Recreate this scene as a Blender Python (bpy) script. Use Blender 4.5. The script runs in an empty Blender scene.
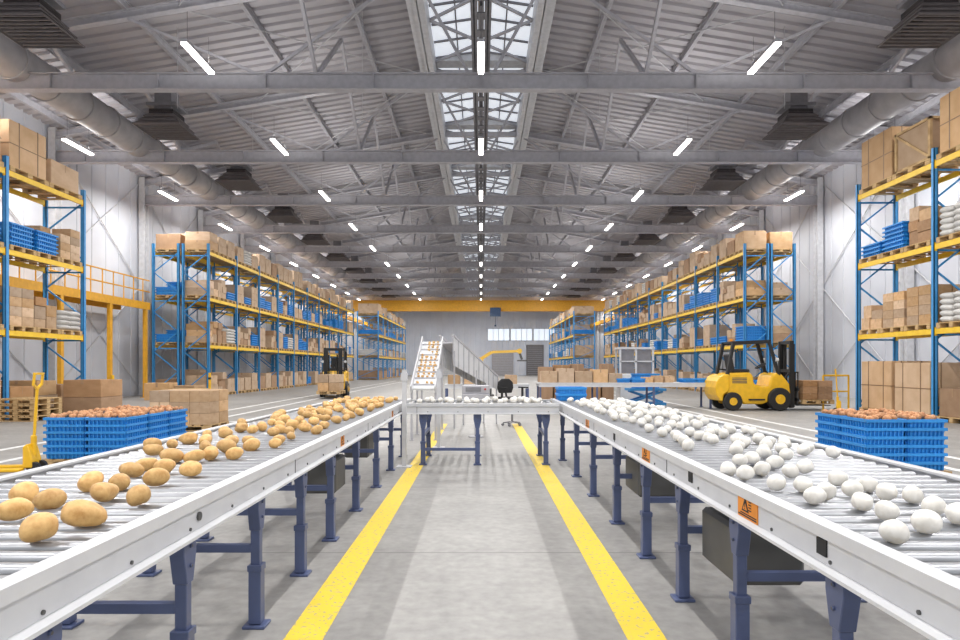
import bpy, bmesh, math, random
from mathutils import Vector, Matrix, Euler
R = random.Random(11)
COL = bpy.context.scene.collection
sc = bpy.context.scene

def lin(c):
    o = []
    for v in c:
        v /= 255.0
        o.append(v / 12.92 if v <= 0.04045 else ((v + 0.055) / 1.055) ** 2.4)
    return (o[0], o[1], o[2], 1)

def mat(name, rgb, rough=0.5, metal=0.0, rgb2=None, nscale=6.0, bump=0.0, bscale=40.0, var=0.0, emit=0.0, thr=(0.35, 0.65), spec=0.5, hvar=0.0):
    m = bpy.data.materials.new(name)
    m.use_nodes = True
    nt = m.node_tree
    b = nt.nodes['Principled BSDF']
    b.inputs['Roughness'].default_value = rough
    b.inputs['Metallic'].default_value = metal
    b.inputs['Specular IOR Level'].default_value = spec
    c = lin(rgb)
    c2 = lin(rgb2) if rgb2 else tuple([x * 0.86 for x in c[:3]] + [1])
    tc = nt.nodes.new('ShaderNodeTexCoord')
    n = nt.nodes.new('ShaderNodeTexNoise')
    n.inputs['Scale'].default_value = nscale
    n.inputs['Detail'].default_value = 4
    nt.links.new(tc.outputs['Object'], n.inputs['Vector'])
    mr = nt.nodes.new('ShaderNodeMapRange')
    mr.inputs[1].default_value = thr[0]
    mr.inputs[2].default_value = thr[1]
    nt.links.new(n.outputs['Fac'], mr.inputs[0])
    mx = nt.nodes.new('ShaderNodeMix')
    mx.data_type = 'RGBA'
    mx.inputs[6].default_value = c
    mx.inputs[7].default_value = c2
    nt.links.new(mr.outputs[0], mx.inputs[0])
    out = mx.outputs[2]
    if var > 0:
        oi = nt.nodes.new('ShaderNodeObjectInfo')
        m2 = nt.nodes.new('ShaderNodeMapRange')
        m2.inputs[3].default_value = 1 - var
        m2.inputs[4].default_value = 1 + var * 0.5
        nt.links.new(oi.outputs['Random'], m2.inputs[0])
        hs = nt.nodes.new('ShaderNodeHueSaturation')
        nt.links.new(m2.outputs[0], hs.inputs['Value'])
        nt.links.new(out, hs.inputs['Color'])
        if hvar > 0:
            mm = nt.nodes.new('ShaderNodeMath'); mm.operation = 'MULTIPLY'; mm.inputs[1].default_value = 7.31
            fr = nt.nodes.new('ShaderNodeMath'); fr.operation = 'FRACT'
            m3 = nt.nodes.new('ShaderNodeMapRange'); m3.inputs[3].default_value = 1 - hvar; m3.inputs[4].default_value = 1 + hvar
            nt.links.new(oi.outputs['Random'], mm.inputs[0]); nt.links.new(mm.outputs[0], fr.inputs[0]); nt.links.new(fr.outputs[0], m3.inputs[0])
            nt.links.new(m3.outputs[0], hs.inputs['Saturation'])
        out = hs.outputs[0]
    nt.links.new(out, b.inputs['Base Color'])
    if emit:
        b.inputs['Emission Color'].default_value = c
        b.inputs['Emission Strength'].default_value = emit
    if bump > 0:
        n2 = nt.nodes.new('ShaderNodeTexNoise')
        n2.inputs['Scale'].default_value = bscale
        nt.links.new(tc.outputs['Object'], n2.inputs['Vector'])
        bp = nt.nodes.new('ShaderNodeBump')
        bp.inputs['Strength'].default_value = bump
        bp.inputs['Distance'].default_value = 0.02
        nt.links.new(n2.outputs['Fac'], bp.inputs['Height'])
        nt.links.new(bp.outputs[0], b.inputs['Normal'])
    return m

M = {}
M['deck'] = mat('roof_deck', (174, 171, 175), 0.6, nscale=0.5, rgb2=(164, 161, 166))
M['steel'] = mat('grey_painted_steel', (180, 179, 185), 0.5)
M['steel_d'] = mat('grey_steel_dark', (128, 127, 132), 0.5)
M['frame_w'] = mat('white_painted_steel', (206, 207, 211), 0.45)
M['rod'] = mat('galvanised_rod', (190, 190, 193), 0.45)
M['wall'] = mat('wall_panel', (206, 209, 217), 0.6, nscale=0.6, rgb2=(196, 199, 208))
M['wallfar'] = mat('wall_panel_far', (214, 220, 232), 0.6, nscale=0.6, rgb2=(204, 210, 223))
M['glass'] = mat('window_band', (225, 235, 248), 0.3, rgb2=(210, 224, 242), emit=0.75)
M['blue'] = mat('rack_blue', (66, 150, 212), 0.45, rgb2=(56, 140, 202))
M['yel'] = mat('rack_yellow', (240, 200, 56), 0.45, rgb2=(232, 188, 44))
M['crate'] = mat('crate_blue_plastic', (48, 146, 222), 0.4, rgb2=(40, 136, 212), var=0.12)
M['card'] = mat('cardboard', (204, 173, 140), 0.8, rgb2=(190, 157, 122), nscale=3, var=0.34, hvar=0.2)
M['card_d'] = mat('cardboard_brown', (174, 138, 104), 0.8, rgb2=(160, 124, 90), nscale=3, var=0.24, hvar=0.1)
M['tape'] = mat('packing_tape', (172, 140, 108), 0.4)
M['strap'] = mat('packing_strap', (138, 110, 82), 0.4)
M['wood'] = mat('pallet_wood', (205, 174, 128), 0.8, rgb2=(170, 138, 94), nscale=5, var=0.1)
M['rail'] = mat('conveyor_rail', (208, 209, 212), 0.38, rgb2=(200, 201, 205))
M['roller'] = mat('roller_steel', (172, 174, 179), 0.32, metal=0.5)
M['leg'] = mat('leg_slate', (84, 96, 134), 0.42)
M['black'] = mat('black_rubber', (30, 30, 32), 0.6)
M['dark'] = mat('dark_grey_plastic', (86, 86, 86), 0.55)
M['fyel'] = mat('machine_yellow', (238, 186, 36), 0.33)
M['ryel'] = mat('robot_yellow', (232, 188, 76), 0.4)
M['orange'] = mat('sign_orange', (240, 148, 40), 0.5)
M['potato'] = mat('potato_skin', (226, 184, 120), 0.5, rgb2=(200, 150, 86), nscale=3.5, bump=0.1, bscale=11, var=0.2, thr=(0.38, 0.7))
M['peeled'] = mat('pale_potato', (234, 231, 225), 0.5, rgb2=(220, 216, 208), nscale=3, bump=0.06, bscale=10, var=0.07)
M['onion'] = mat('reddish_potato', (212, 160, 116), 0.6, rgb2=(180, 120, 78), nscale=4, bump=0.15, bscale=12, var=0.25)
M['lamp'] = mat('lamp_diffuser', (255, 251, 243), 0.5, emit=9)
M['sky'] = mat('skylight_panel', (218, 223, 230), 0.4, emit=0.78, rgb2=(204, 210, 220), nscale=1.2)
M['vent'] = mat('vent_brown', (112, 106, 106), 0.6)
M['vent_d'] = mat('vent_dark', (64, 60, 60), 0.6)
M['duct'] = mat('duct_galvanised', (182, 180, 182), 0.5, metal=0.1, rgb2=(164, 162, 165), nscale=2)
M['sack'] = mat('white_sack', (210, 208, 205), 0.7, bump=0.4, bscale=8, var=0.08)
M['white'] = mat('white_enamel', (222, 224, 227), 0.4)
M['screen'] = mat('screen_glass', (60, 80, 110), 0.15)
M['lane'] = mat('white_lane_paint', (236, 236, 236), 0.5, rgb2=(205, 205, 203), nscale=4)
M['red'] = mat('red_plastic', (190, 40, 30), 0.4)
M['dyel'] = mat('walkway_yellow', (226, 166, 40), 0.5)

class MB:
    def __init__(s):
        s.v = []; s.f = []; s.mi = []
    def _add(s, vs, fs, m):
        o = len(s.v)
        s.v += [tuple(p) for p in vs]
        s.f += [tuple(i + o for i in f) for f in fs]
        s.mi += [m] * len(fs)
    def box(s, x0, y0, z0, x1, y1, z1, m=0):
        vs = [(x0,y0,z0),(x1,y0,z0),(x1,y1,z0),(x0,y1,z0),(x0,y0,z1),(x1,y0,z1),(x1,y1,z1),(x0,y1,z1)]
        s._add(vs, [(0,3,2,1),(4,5,6,7),(0,1,5,4),(1,2,6,5),(2,3,7,6),(3,0,4,7)], m)
        return s
    def beam(s, p0, p1, w, h, m=0, up=(0,0,1)):
        p0 = Vector(p0); p1 = Vector(p1); d = (p1-p0).normalized()
        up = Vector(up)
        if abs(d.dot(up)) > 0.98: up = Vector((0,1,0))
        a = d.cross(up).normalized(); b = a.cross(d).normalized()
        vs = []
        for p in (p0, p1):
            for i, j in ((-1,-1),(1,-1),(1,1),(-1,1)):
                vs.append(p + a*(i*w/2) + b*(j*h/2))
        s._add(vs, [(0,1,2,3),(7,6,5,4),(0,4,5,1),(1,5,6,2),(2,6,7,3),(3,7,4,0)], m)
        return s
    def cyl(s, p0, p1, r, seg=12, m=0, r2=None):
        p0 = Vector(p0); p1 = Vector(p1); d = (p1-p0).normalized()
        up = Vector((0,0,1)) if abs(d.z) < 0.9 else Vector((0,1,0))
        a = d.cross(up).normalized(); b = a.cross(d).normalized()
        if r2 is None: r2 = r
        vs = []
        for p, rr in ((p0, r), (p1, r2)):
            for k in range(seg):
                t = 2*math.pi*k/seg
                vs.append(p + a*(math.cos(t)*rr) + b*(math.sin(t)*rr))
        fs = [(k, (k+1) % seg, seg+(k+1) % seg, seg+k) for k in range(seg)]
        fs += [tuple(range(seg-1, -1, -1)), tuple(range(seg, 2*seg))]
        s._add(vs, fs, m)
        return s
    def prism(s, pts, ax, a0, a1, m=0):
        n = len(pts); vs = []
        for a in (a0, a1):
            for (u, w) in pts:
                if ax == 'y': vs.append((u, a, w))
                elif ax == 'x': vs.append((a, u, w))
                else: vs.append((u, w, a))
        fs = [(k, (k+1) % n, n+(k+1) % n, n+k) for k in range(n)]
        fs += [tuple(range(n-1, -1, -1)), tuple(range(n, 2*n))]
        s._add(vs, fs, m)
        return s
    def torus(s, c, r, r2, ax='x', m=0, seg=24, s2=8):
        vs = []; fs = []
        for i in range(seg):
            t = 2*math.pi*i/seg
            for j in range(s2):
                q = 2*math.pi*j/s2
                u = (r+r2*math.cos(q))*math.cos(t); w = (r+r2*math.cos(q))*math.sin(t); h = r2*math.sin(q)
                p = {'x': (h,u,w), 'y': (u,h,w), 'z': (u,w,h)}[ax]
                vs.append((c[0]+p[0], c[1]+p[1], c[2]+p[2]))
        for i in range(seg):
            for j in range(s2):
                fs.append((i*s2+j, ((i+1)%seg)*s2+j, ((i+1)%seg)*s2+(j+1)%s2, i*s2+(j+1)%s2))
        s._add(vs, fs, m)
        return s
    def mesh(s, name, mats, bevel=0.0, smooth=False, seg=1):
        me = bpy.data.meshes.new(name)
        me.from_pydata(s.v, [], s.f)
        for k in mats: me.materials.append(M[k] if isinstance(k, str) else k)
        me.polygons.foreach_set('material_index', s.mi)
        bm = bmesh.new(); bm.from_mesh(me)
        bmesh.ops.recalc_face_normals(bm, faces=bm.faces[:])
        if bevel > 0:
            es = [e for e in bm.edges if len(e.link_faces) == 2 and e.calc_face_angle(0) > 0.5]
            bmesh.ops.bevel(bm, geom=es, offset=bevel, segments=seg, affect='EDGES', profile=0.5, clamp_overlap=True)
        bm.to_mesh(me); bm.free()
        if smooth:
            for p in me.polygons: p.use_smooth = True
            try: me.set_sharp_from_angle(angle=math.radians(40))
            except Exception: pass
        return me
    def obj(s, name, mats, parent=None, loc=(0,0,0), rot=(0,0,0), **kw):
        me = s.mesh(name, mats, **kw)
        return place(name, me, parent, loc, rot)

def place(name, me, parent=None, loc=(0,0,0), rot=(0,0,0), scale=None):
    o = bpy.data.objects.new(name, me)
    o.location = loc; o.rotation_euler = rot
    if scale: o.scale = scale
    if parent: o.parent = parent
    COL.objects.link(o)
    return o

def info(o, label, cat, group=None, kind=None):
    o['label'] = label; o['category'] = cat
    if group: o['group'] = group
    if kind: o['kind'] = kind
    return o

def root(name, loc, label, cat, group=None, rot=(0,0,0)):
    e = bpy.data.objects.new(name, None)
    e.location = loc; e.rotation_euler = rot; e.empty_display_size = 0.1
    COL.objects.link(e)
    return info(e, label, cat, group)

def copy_tree(r, loc, rotz=None):
    n = r.copy(); COL.objects.link(n); n.location = loc
    if rotz is not None: n.rotation_euler = (0, 0, rotz)
    def rec(a, b):
        for ch in a.children:
            k = ch.copy(); COL.objects.link(k); k.parent = b
            rec(ch, k)
    rec(r, n)
    return n

def joined(name, items, label, cat, group):
    vs = []; fs = []; mi = []; mats = []
    for me, mx in items:
        idx = []
        for m_ in me.materials:
            if m_ not in mats: mats.append(m_)
            idx.append(mats.index(m_))
        o = len(vs)
        vs += [tuple(mx @ v.co) for v in me.vertices]
        for p in me.polygons:
            fs.append(tuple(i + o for i in p.vertices)); mi.append(idx[p.material_index] if idx else 0)
    me = bpy.data.meshes.new(name); me.from_pydata(vs, [], fs)
    for m_ in mats: me.materials.append(m_)
    me.polygons.foreach_set('material_index', mi)
    o = bpy.data.objects.new(name, me); COL.objects.link(o)
    return info(o, label, cat, group, 'stuff')

# =============================================================== SETTING
HW = 16.4; Y0 = -6.0; Y1 = 95.0
EAVE = 10.5; RID = 12.9
def roof_z(x): return EAVE + (HW - abs(x)) / (HW - 1.9) * (RID - EAVE)

def floor_mat():
    m = bpy.data.materials.new('concrete_floor'); m.use_nodes = True
    nt = m.node_tree; b = nt.nodes['Principled BSDF']; L = nt.links.new
    tc = nt.nodes.new('ShaderNodeTexCoord')
    def noise(s, d=6):
        n = nt.nodes.new('ShaderNodeTexNoise'); n.inputs['Scale'].default_value = s; n.inputs['Detail'].default_value = d
        L(tc.outputs['Object'], n.inputs['Vector']); return n
    def ramp(src, a, c1, c, c2):
        r = nt.nodes.new('ShaderNodeValToRGB')
        r.color_ramp.elements[0].position = a; r.color_ramp.elements[0].color = c1
        r.color_ramp.elements[1].position = c; r.color_ramp.elements[1].color = c2
        L(src, r.inputs[0]); return r
    n1 = noise(0.7); n2 = noise(14); n3 = noise(3.0)
    r1 = ramp(n1.outputs['Fac'], 0.3, lin((150,148,146)), 0.7, lin((170,168,165)))
    r2 = ramp(n2.outputs['Fac'], 0.3, (0.80,0.80,0.80,1), 0.75, (1.05,1.05,1.05,1))
    r3 = ramp(n3.outputs['Fac'], 0.35, (0.88,0.88,0.88,1), 0.65, (1.03,1.03,1.03,1))
    mu = nt.nodes.new('ShaderNodeMix'); mu.data_type = 'RGBA'; mu.blend_type = 'MULTIPLY'; mu.inputs[0].default_value = 1
    L(r1.outputs[0], mu.inputs[6]); L(r2.outputs[0], mu.inputs[7])
    mu2 = nt.nodes.new('ShaderNodeMix'); mu2.data_type = 'RGBA'; mu2.blend_type = 'MULTIPLY'; mu2.inputs[0].default_value = 1
    L(mu.outputs[2], mu2.inputs[6]); L(r3.outputs[0], mu2.inputs[7])
    br = nt.nodes.new('ShaderNodeTexBrick'); br.offset = 0.0
    br.inputs['Scale'].default_value = 1; br.inputs['Brick Width'].default_value = 5.6; br.inputs['Row Height'].default_value = 2.6
    br.inputs['Mortar Size'].default_value = 0.008; br.inputs['Mortar Smooth'].default_value = 0.3
    mp = nt.nodes.new('ShaderNodeMapping'); mp.inputs['Location'].default_value = (2.8, 0.4, 0)
    L(tc.outputs['Object'], mp.inputs[0]); L(mp.outputs[0], br.inputs['Vector'])
    L(mu2.outputs[2], br.inputs['Color1']); L(mu2.outputs[2], br.inputs['Color2'])
    br.inputs['Mortar'].default_value = lin((106,106,104))
    L(br.outputs[0], b.inputs['Base Color'])
    rr = nt.nodes.new('ShaderNodeMapRange'); rr.inputs[3].default_value = 0.36; rr.inputs[4].default_value = 0.56
    L(n1.outputs['Fac'], rr.inputs[0]); L(rr.outputs[0], b.inputs['Roughness'])
    b.inputs['Specular IOR Level'].default_value = 0.38
    bp = nt.nodes.new('ShaderNodeBump'); bp.inputs['Strength'].default_value = 0.05; bp.inputs['Distance'].default_value = 0.01
    L(n2.outputs['Fac'], bp.inputs['Height']); L(bp.outputs[0], b.inputs['Normal'])
    return m
M['floor'] = floor_mat()
M['paint'] = mat('worn_yellow_paint', (238, 204, 58), 0.5, rgb2=(188, 176, 122), nscale=34, thr=(0.57, 0.63))

o = MB().box(-HW-0.3, Y0, -0.2, HW+0.3, Y1+0.3, 0).obj('floor', ['floor'])
info(o, 'polished grey concrete warehouse floor with joints', 'floor', kind='structure')

def wall_strip(prof, z0, z1, horiz):
    mb = MB()
    n = len(prof)
    vs = []
    for (a, off) in prof:
        for z in (z0, z1):
            vs.append(horiz(a, off, z))
    fs = [(2*i, 2*i+2, 2*i+3, 2*i+1) for i in range(n-1)]
    mb._add(vs, fs, 0)
    return mb
prof = []
y = Y0
while y < Y1:
    prof += [(y, 0), (y+0.92, 0), (y+0.94, 0.03), (y+0.98, 0.03)]
    y += 1.0
prof.append((Y1, 0))
for nm, s in (('wall_left', -1), ('wall_right', 1)):
    o = wall_strip(prof, 0, EAVE+0.12, lambda a, off, z, s=s: (s*(HW+off), a, z)).obj(nm, ['wall'])
    info(o, 'light grey insulated metal side wall with vertical seams', 'wall', kind='structure')
prof = []
x = -HW
while x < HW - 0.01:
    prof += [(x, 0), (x+0.7, 0), (x+0.74, 0.05), (x+0.78, 0.05)]
    x += 0.82
prof.append((HW, 0))
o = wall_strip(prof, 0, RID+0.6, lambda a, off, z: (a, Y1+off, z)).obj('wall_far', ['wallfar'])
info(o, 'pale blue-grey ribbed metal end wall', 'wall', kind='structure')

mb = MB()
for s in (-1, 1):
    vs = []; y = Y0
    pts = []
    while y < Y1:
        pts += [(y, 0), (y+0.22, 0), (y+0.25, 0.08), (y+0.40, 0.08), (y+0.43, 0)]
        y += 0.46
    pts.append((Y1, 0))
    for (a, off) in pts:
        vs.append((s*(HW+0.05), a, EAVE+off)); vs.append((s*1.9, a, RID+off))
    fs = [(2*i, 2*i+2, 2*i+3, 2*i+1) for i in range(len(pts)-1)]
    mb._add(vs, fs, 0)
o = mb.obj('ceiling', ['deck'])
info(o, 'grey trapezoidal steel roof deck', 'ceiling', kind='structure')

LY = [15.85 + 6.4*k for k in range(-3, 12)]
TY = [17.9 + 6.4*k for k in range(-1, 12)]
sky_y = [TY[0]-6.4] + TY
for i, ty in enumerate(sky_y):
    y0 = ty + 0.3; y1 = min(ty + 6.1, Y1-0.1)
    r = bpy.data.objects.new('window_%d' % (i+1), None); r.location = (0, y0, RID); COL.objects.link(r)
    info(r, 'bright translucent ridge skylight with grey ribs', 'skylight', 'ridge skylights', 'structure')
    L_ = y1 - y0
    vs = []
    HS = 0.25
    for yy in (0, L_):
        for (px_, pz_) in ((-1.7, 0.1), (0, 0.1+HS), (1.7, 0.1)): vs.append((px_, yy, pz_))
    m_ = MB(); m_._add(vs, [(0, 1, 4, 3), (1, 2, 5, 4)], 0)
    m_.obj('pane', ['sky'], parent=r)
    m_ = MB()
    nr = 5
    for q in range(nr+1):
        yy = L_*q/nr
        for s in (-1, 1): m_.beam((s*1.68, yy, 0.05), (0, yy, 0.05+HS), 0.07, 0.06, 0)
    m_.box(-0.06, 0, HS-0.02, 0.06, L_, HS+0.07)
    for s in (-1, 1): m_.beam((s*0.85, 0, 0.05+HS/2), (s*0.85, L_, 0.05+HS/2), 0.05, 0.05)
    m_.obj('frame', ['steel_d'], parent=r)
    m_ = MB()
    for (ya, yb) in ((0, L_/2), (L_/2, L_)):
        m_.beam((-1.7, ya, -0.1), (1.7, yb, -0.1), 0.08, 0.08); m_.beam((1.7, ya, -0.1), (-1.7, yb, -0.1), 0.08, 0.08)
    m_.obj('cross_brace', ['steel'], parent=r)
    m_ = MB()
    for s in (-1, 1):
        m_.box(s*1.8-0.1, -0.3, -0.7, s*1.8+0.1, L_+0.3, 0.25)
    for s in (-1, 1):
        m_.box(-1.7, (-0.3 if s < 0 else L_), -0.05, 1.7, (0.0 if s < 0 else L_+0.3), 0.45)
    m_.obj('curb', ['frame_w'], parent=r)

def ibeam(mb, p0, p1, w, h, m=0):
    p0 = Vector(p0); p1 = Vector(p1)
    mb.beam(p0, p1, 0.03, h, m)
    for s in (-1, 1):
        o_ = Vector((0, 0, s*(h/2-0.015)))
        mb.beam(p0+o_, p1+o_, w, 0.03, m)
tr = root('roof_truss', (0, TY[0], 0), 'grey steel roof truss with horizontal tie beam', 'roof truss', 'roof trusses')
mb = MB(); ibeam(mb, (-HW+0.2, 0, 9.33), (HW-0.2, 0, 9.33), 0.26, 0.46)
for x in range(-15, 16, 3): mb.box(x-0.012, -0.12, 9.12, x+0.012, 0.12, 9.54)
mb.obj('tie_beam', ['steel'], parent=tr)
mb = MB()
for s in (-1, 1):
    ibeam(mb, (s*(HW-0.2), 0, roof_z(HW-0.2)-0.36), (s*1.9, 0, roof_z(1.9)-0.36), 0.2, 0.26)
mb.beam((-1.9, 0, RID-0.4), (1.9, 0, RID-0.4), 0.2, 0.2)
mb.obj('top_chord', ['steel'], parent=tr)
mb = MB()
zt = lambda q: roof_z(max(abs(q), 1.9)) - 0.45
for s in (-1, 1):
    mb.beam((s*1.9, 0, zt(1.9)), (s*0.3, 0, 9.5), 0.08, 0.08)
    mb.beam((s*1.9, 0, zt(1.9)), (s*6.1, 0, 9.5), 0.08, 0.08)
    mb.beam((s*6.1, 0, 9.5), (s*9.9, 0, zt(9.9)), 0.07, 0.07)
mb.obj('web_lattice', ['steel'], parent=tr)
for ty in TY[1:]: copy_tree(tr, (0, ty, 0))

br = root('roof_brace', (0, TY[0], 0), 'grey steel bracing struts and thin rods between trusses', 'roof brace', 'roof braces')
for s in (-1, 1):
    for X in (4.6, 11.4):
        for (q0, q1) in ((0.1, 3.2), (6.3, 3.2)):
            mb = MB(); mb.beam((s*X, q0, 9.6), (s*X, q1, roof_z(X)-0.3), 0.09, 0.12)
            mb.obj('strut', ['steel'], parent=br)
    for (a, b_) in ((2.2, 8.4),):
        mb = MB(); mb.cyl((s*a, 0.1, roof_z(a)-0.4), (s*b_, 6.3, roof_z(b_)-0.4), 0.02, 6); mb.obj('tie_rod', ['rod'], parent=br)
        mb = MB(); mb.cyl((s*b_, 0.1, roof_z(b_)-0.4), (s*a, 6.3, roof_z(a)-0.4), 0.02, 6); mb.obj('tie_rod', ['rod'], parent=br)
    for X, yy, z in ((3.6, 1.5, 9.0), (9.2, 1.5, 9.2)):
        mb = MB(); mb.cyl((s*X, yy, z), (s*X, yy, roof_z(X)), 0.01, 5); mb.obj('hanger_rod', ['rod'], parent=br)
for ty in TY[1:-1]: copy_tree(br, (0, ty, 0))

pm = MB()
ibeam(pm, (0, Y0, 0), (0, Y1, 0), 0.12, 0.24)
pme = pm.mesh('purlin', ['steel'])
for s in (-1, 1):
    for X in (3.9, 6.9, 9.9, 12.9, 15.6):
        p = place('roof_purlin', pme, loc=(s*X, 0, roof_z(X)-0.14))
        info(p, 'grey steel purlin running under the roof deck', 'purlin', 'roof purlins')
gm = MB(); ibeam(gm, (0, Y0, 0), (0, Y1, 0), 0.3, 0.5)
gme = gm.mesh('curb_girder', ['frame_w'])
for s in (-1, 1):
    p = place('skylight_girder', gme, loc=(s*2.1, 0, RID-0.35))
    info(p, 'pale grey steel girder beside the ridge skylight', 'girder', 'skylight girders')
cg = root('centre_girder', (0, Y0+8, 0), 'dark grey steel lattice girder carrying the central lamps', 'girder')
gm = MB()
for s in (-1, 1): ibeam(gm, (s*0.17, 0, 10.0), (s*0.17, Y1-Y0-8.2, 10.0), 0.16, 0.36)
y = 0.5
while y < Y1-Y0-9: gm.box(-0.17, y, 9.84, 0.17, y+0.3, 9.87); y += 0.8
gm.obj('channel', ['steel_d'], parent=cg)
gm = MB(); gm.box(-0.09, 0, 12.3, 0.09, Y1-Y0-8.2, 12.5); gm.obj('upper_rail', ['steel_d'], parent=cg)
gm = MB()
y = 0.7
k = 0
while y < Y1-Y0-12:
    a, b_ = (10.15, 12.3) if k % 2 == 0 else (12.3, 10.15)
    gm.beam((0, y, a), (0, y+3.2, b_), 0.07, 0.07); y += 3.2; k += 1
gm.obj('web_lattice', ['steel_d'], parent=cg)

cm = MB(); cm.box(-0.14, -0.2, 0, 0.14, -0.17, 10.4); cm.box(-0.14, 0.17, 0, 0.14, 0.2, 10.4); cm.box(-0.015, -0.17, 0, 0.015, 0.17, 10.4)
cm.box(-0.2, -0.25, 0, 0.2, 0.25, 0.03)
cme = cm.mesh('column', ['frame_w'])
bm_ = MB()
for (a, b_) in ((0.3, 5.2), (5.2, 10.2)):
    bm_.cyl((0, 0, a), (0, 6.4, b_), 0.025, 6); bm_.cyl((0, 6.4, a), (0, 0, b_), 0.025, 6)
bme = bm_.mesh('wall_bracing', ['frame_w'])
for s in (-1, 1):
    for ty in TY:
        c_ = place('wall_column', cme, loc=(s*(HW-0.22), ty, 0), rot=(0, 0, 0))
        info(c_, 'pale grey steel wall column', 'column', 'wall columns')
    for ty in (TY[1], TY[2], TY[3]):
        c_ = place('wall_bracing', bme, loc=(s*(HW-0.06), ty, 0))
        info(c_, 'crossed steel bracing rods on the side wall', 'wall brace', 'wall bracing rods')

for i, (x, w, h, k) in enumerate(((-5.2, 3.4, 4.2, 'white'), (3.2, 3.0, 3.4, 'steel'), (8.0, 2.4, 4.2, 'steel_d'))):
    mb = MB()
    nsl = 14
    for q in range(nsl):
        mb.box(x-w/2, Y1-0.12, h*q/nsl+0.02, x+w/2, Y1-0.05, h*(q+1)/nsl-0.02)
    for sx in (-1, 1): mb.box(x+sx*w/2-0.1, Y1-0.18, 0, x+sx*w/2+0.1, Y1-0.04, h+0.1)
    mb.box(x-w/2-0.1, Y1-0.18, h, x+w/2+0.1, Y1-0.04, h+0.35)
    o = mb.obj('door_%d' % (i+1), [k]); info(o, 'sectional roll-up loading door', 'door', kind='structure')
for i, x in enumerate((2.6, 6.0, 9.4)):
    mb = MB(); mb.box(x-1.6, Y1-0.06, 5.2, x+1.6, Y1-0.02, 6.9, 0)
    for q in range(5): mb.box(x-1.6+q*0.8-0.04, Y1-0.1, 5.15, x-1.6+q*0.8+0.04, Y1-0.02, 6.95, 1)
    mb.box(x-1.64, Y1-0.1, 5.1, x+1.64, Y1-0.02, 5.2, 1); mb.box(x-1.64, Y1-0.1, 6.9, x+1.64, Y1-0.02, 7.0, 1)
    o = mb.obj('window_%d' % (30+i), ['glass', 'frame_w']); info(o, 'high strip window in the end wall', 'window', kind='structure')

# =============================================================== LAMPS + ROOF FILL
lr = root('ceiling_lamp', (0, LY[0], 9.0), 'slim linear white ceiling lamp hung on wires', 'lamp', 'linear ceiling lamps')
mb = MB(); mb.box(-0.09, -0.8, 0.03, 0.09, 0.8, 0.10); mb.obj('housing', ['steel'], parent=lr)
mb = MB(); mb.box(-0.07, -0.78, -0.02, 0.07, 0.78, 0.03); mb.obj('diffuser', ['lamp'], parent=lr)
for yy in (-0.6, 0.6):
    mb = MB(); mb.cyl((0, yy, 0.1), (0, yy, 0.85), 0.006, 5); mb.obj('wire', ['dark'], parent=lr)
la = bpy.data.lights.new('lamp_light', 'AREA'); la.shape = 'RECTANGLE'; la.size = 0.13; la.size_y = 1.5; la.energy = 242; la.color = (1.0, 0.98, 0.95)
lu = bpy.data.lights.new('roof_fill_light', 'AREA'); lu.shape = 'RECTANGLE'; lu.size = 0.13; lu.size_y = 1.5; lu.energy = 58; lu.color = (1.0, 0.985, 0.97)  # added upward fill to brighten the roof, not a part of the fixture
first = True
for ly in LY:
    for X in (0, -7, 7, -14, 14):
        if first: first = False; lr.location = (X, ly, 9.0)
        else: copy_tree(lr, (X, ly, 9.0))
        l = bpy.data.objects.new('lamp_light', la); l.location = (X, ly, 8.96); COL.objects.link(l)
        if X:
            l = bpy.data.objects.new('roof_fill_light', lu); l.location = (X, ly, 9.12); l.rotation_euler = (math.pi, 0, 0); COL.objects.link(l)

# =============================================================== VENTS + DUCTS
vr = root('air_diffuser', (-10.5, 15.0, 9.25), 'brown louvred square ceiling air heater unit', 'air vent', 'ceiling air diffusers')
mb = MB()
for q in range(4):
    w0 = 0.76 - q*0.12; w1 = w0 - 0.16; z = q*0.17
    vs = [(-w0,-w0,z),(w0,-w0,z),(w0,w0,z),(-w0,w0,z),(-w1,-w1,z+0.15),(w1,-w1,z+0.15),(w1,w1,z+0.15),(-w1,w1,z+0.15)]
    mb._add(vs, [(0,1,5,4),(1,2,6,5),(2,3,7,6),(3,0,4,7)], 0)
    mb.box(-w0, -w0, z-0.03, w0, -w0+0.02, z+0.01); mb.box(-w0, w0-0.02, z-0.03, w0, w0, z+0.01)
    mb.box(-w0, -w0, z-0.03, -w0+0.02, w0, z+0.01); mb.box(w0-0.02, -w0, z-0.03, w0, w0, z+0.01)
mb.obj('louvre_hood', ['vent'], parent=vr)
mb = MB(); mb.box(-0.4, -0.4, 0.02, 0.4, 0.4, 0.6)
mb.obj('heater_core', ['vent_d'], parent=vr)
mb = MB()
for q in range(9): mb.box(-0.7, -0.66+q*0.16, -0.01, 0.7, -0.62+q*0.16, 0.03)
mb.obj('grille', ['vent'], parent=vr)
mb = MB(); mb.box(-0.28, -0.28, 0.6, 0.28, 0.28, 1.3); mb.box(-0.5, -0.4, 0.72, 0.5, 0.4, 0.82); mb.obj('neck', ['steel_d'], parent=vr)
first = True
for k in range(12):
    for s in (-1, 1):
        if first: first = False
        else: copy_tree(vr, (s*10.5, 15.0+6.4*k, 9.25))
for s in (-1, 1):
    mb = MB(); mb.cyl((0, 8, 0), (0, 94, 0), 0.52, 28)
    y = 8.6
    while y < 94:
        mb.cyl((0, y, 0), (0, y+0.08, 0), 0.56, 28); y += 1.5
    o = mb.obj('ventilation_duct', ['duct'], loc=(s*13.0, 0, 9.85), smooth=True)
    info(o, 'long round galvanised air duct with seam rings', 'duct', 'round ducts')

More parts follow.
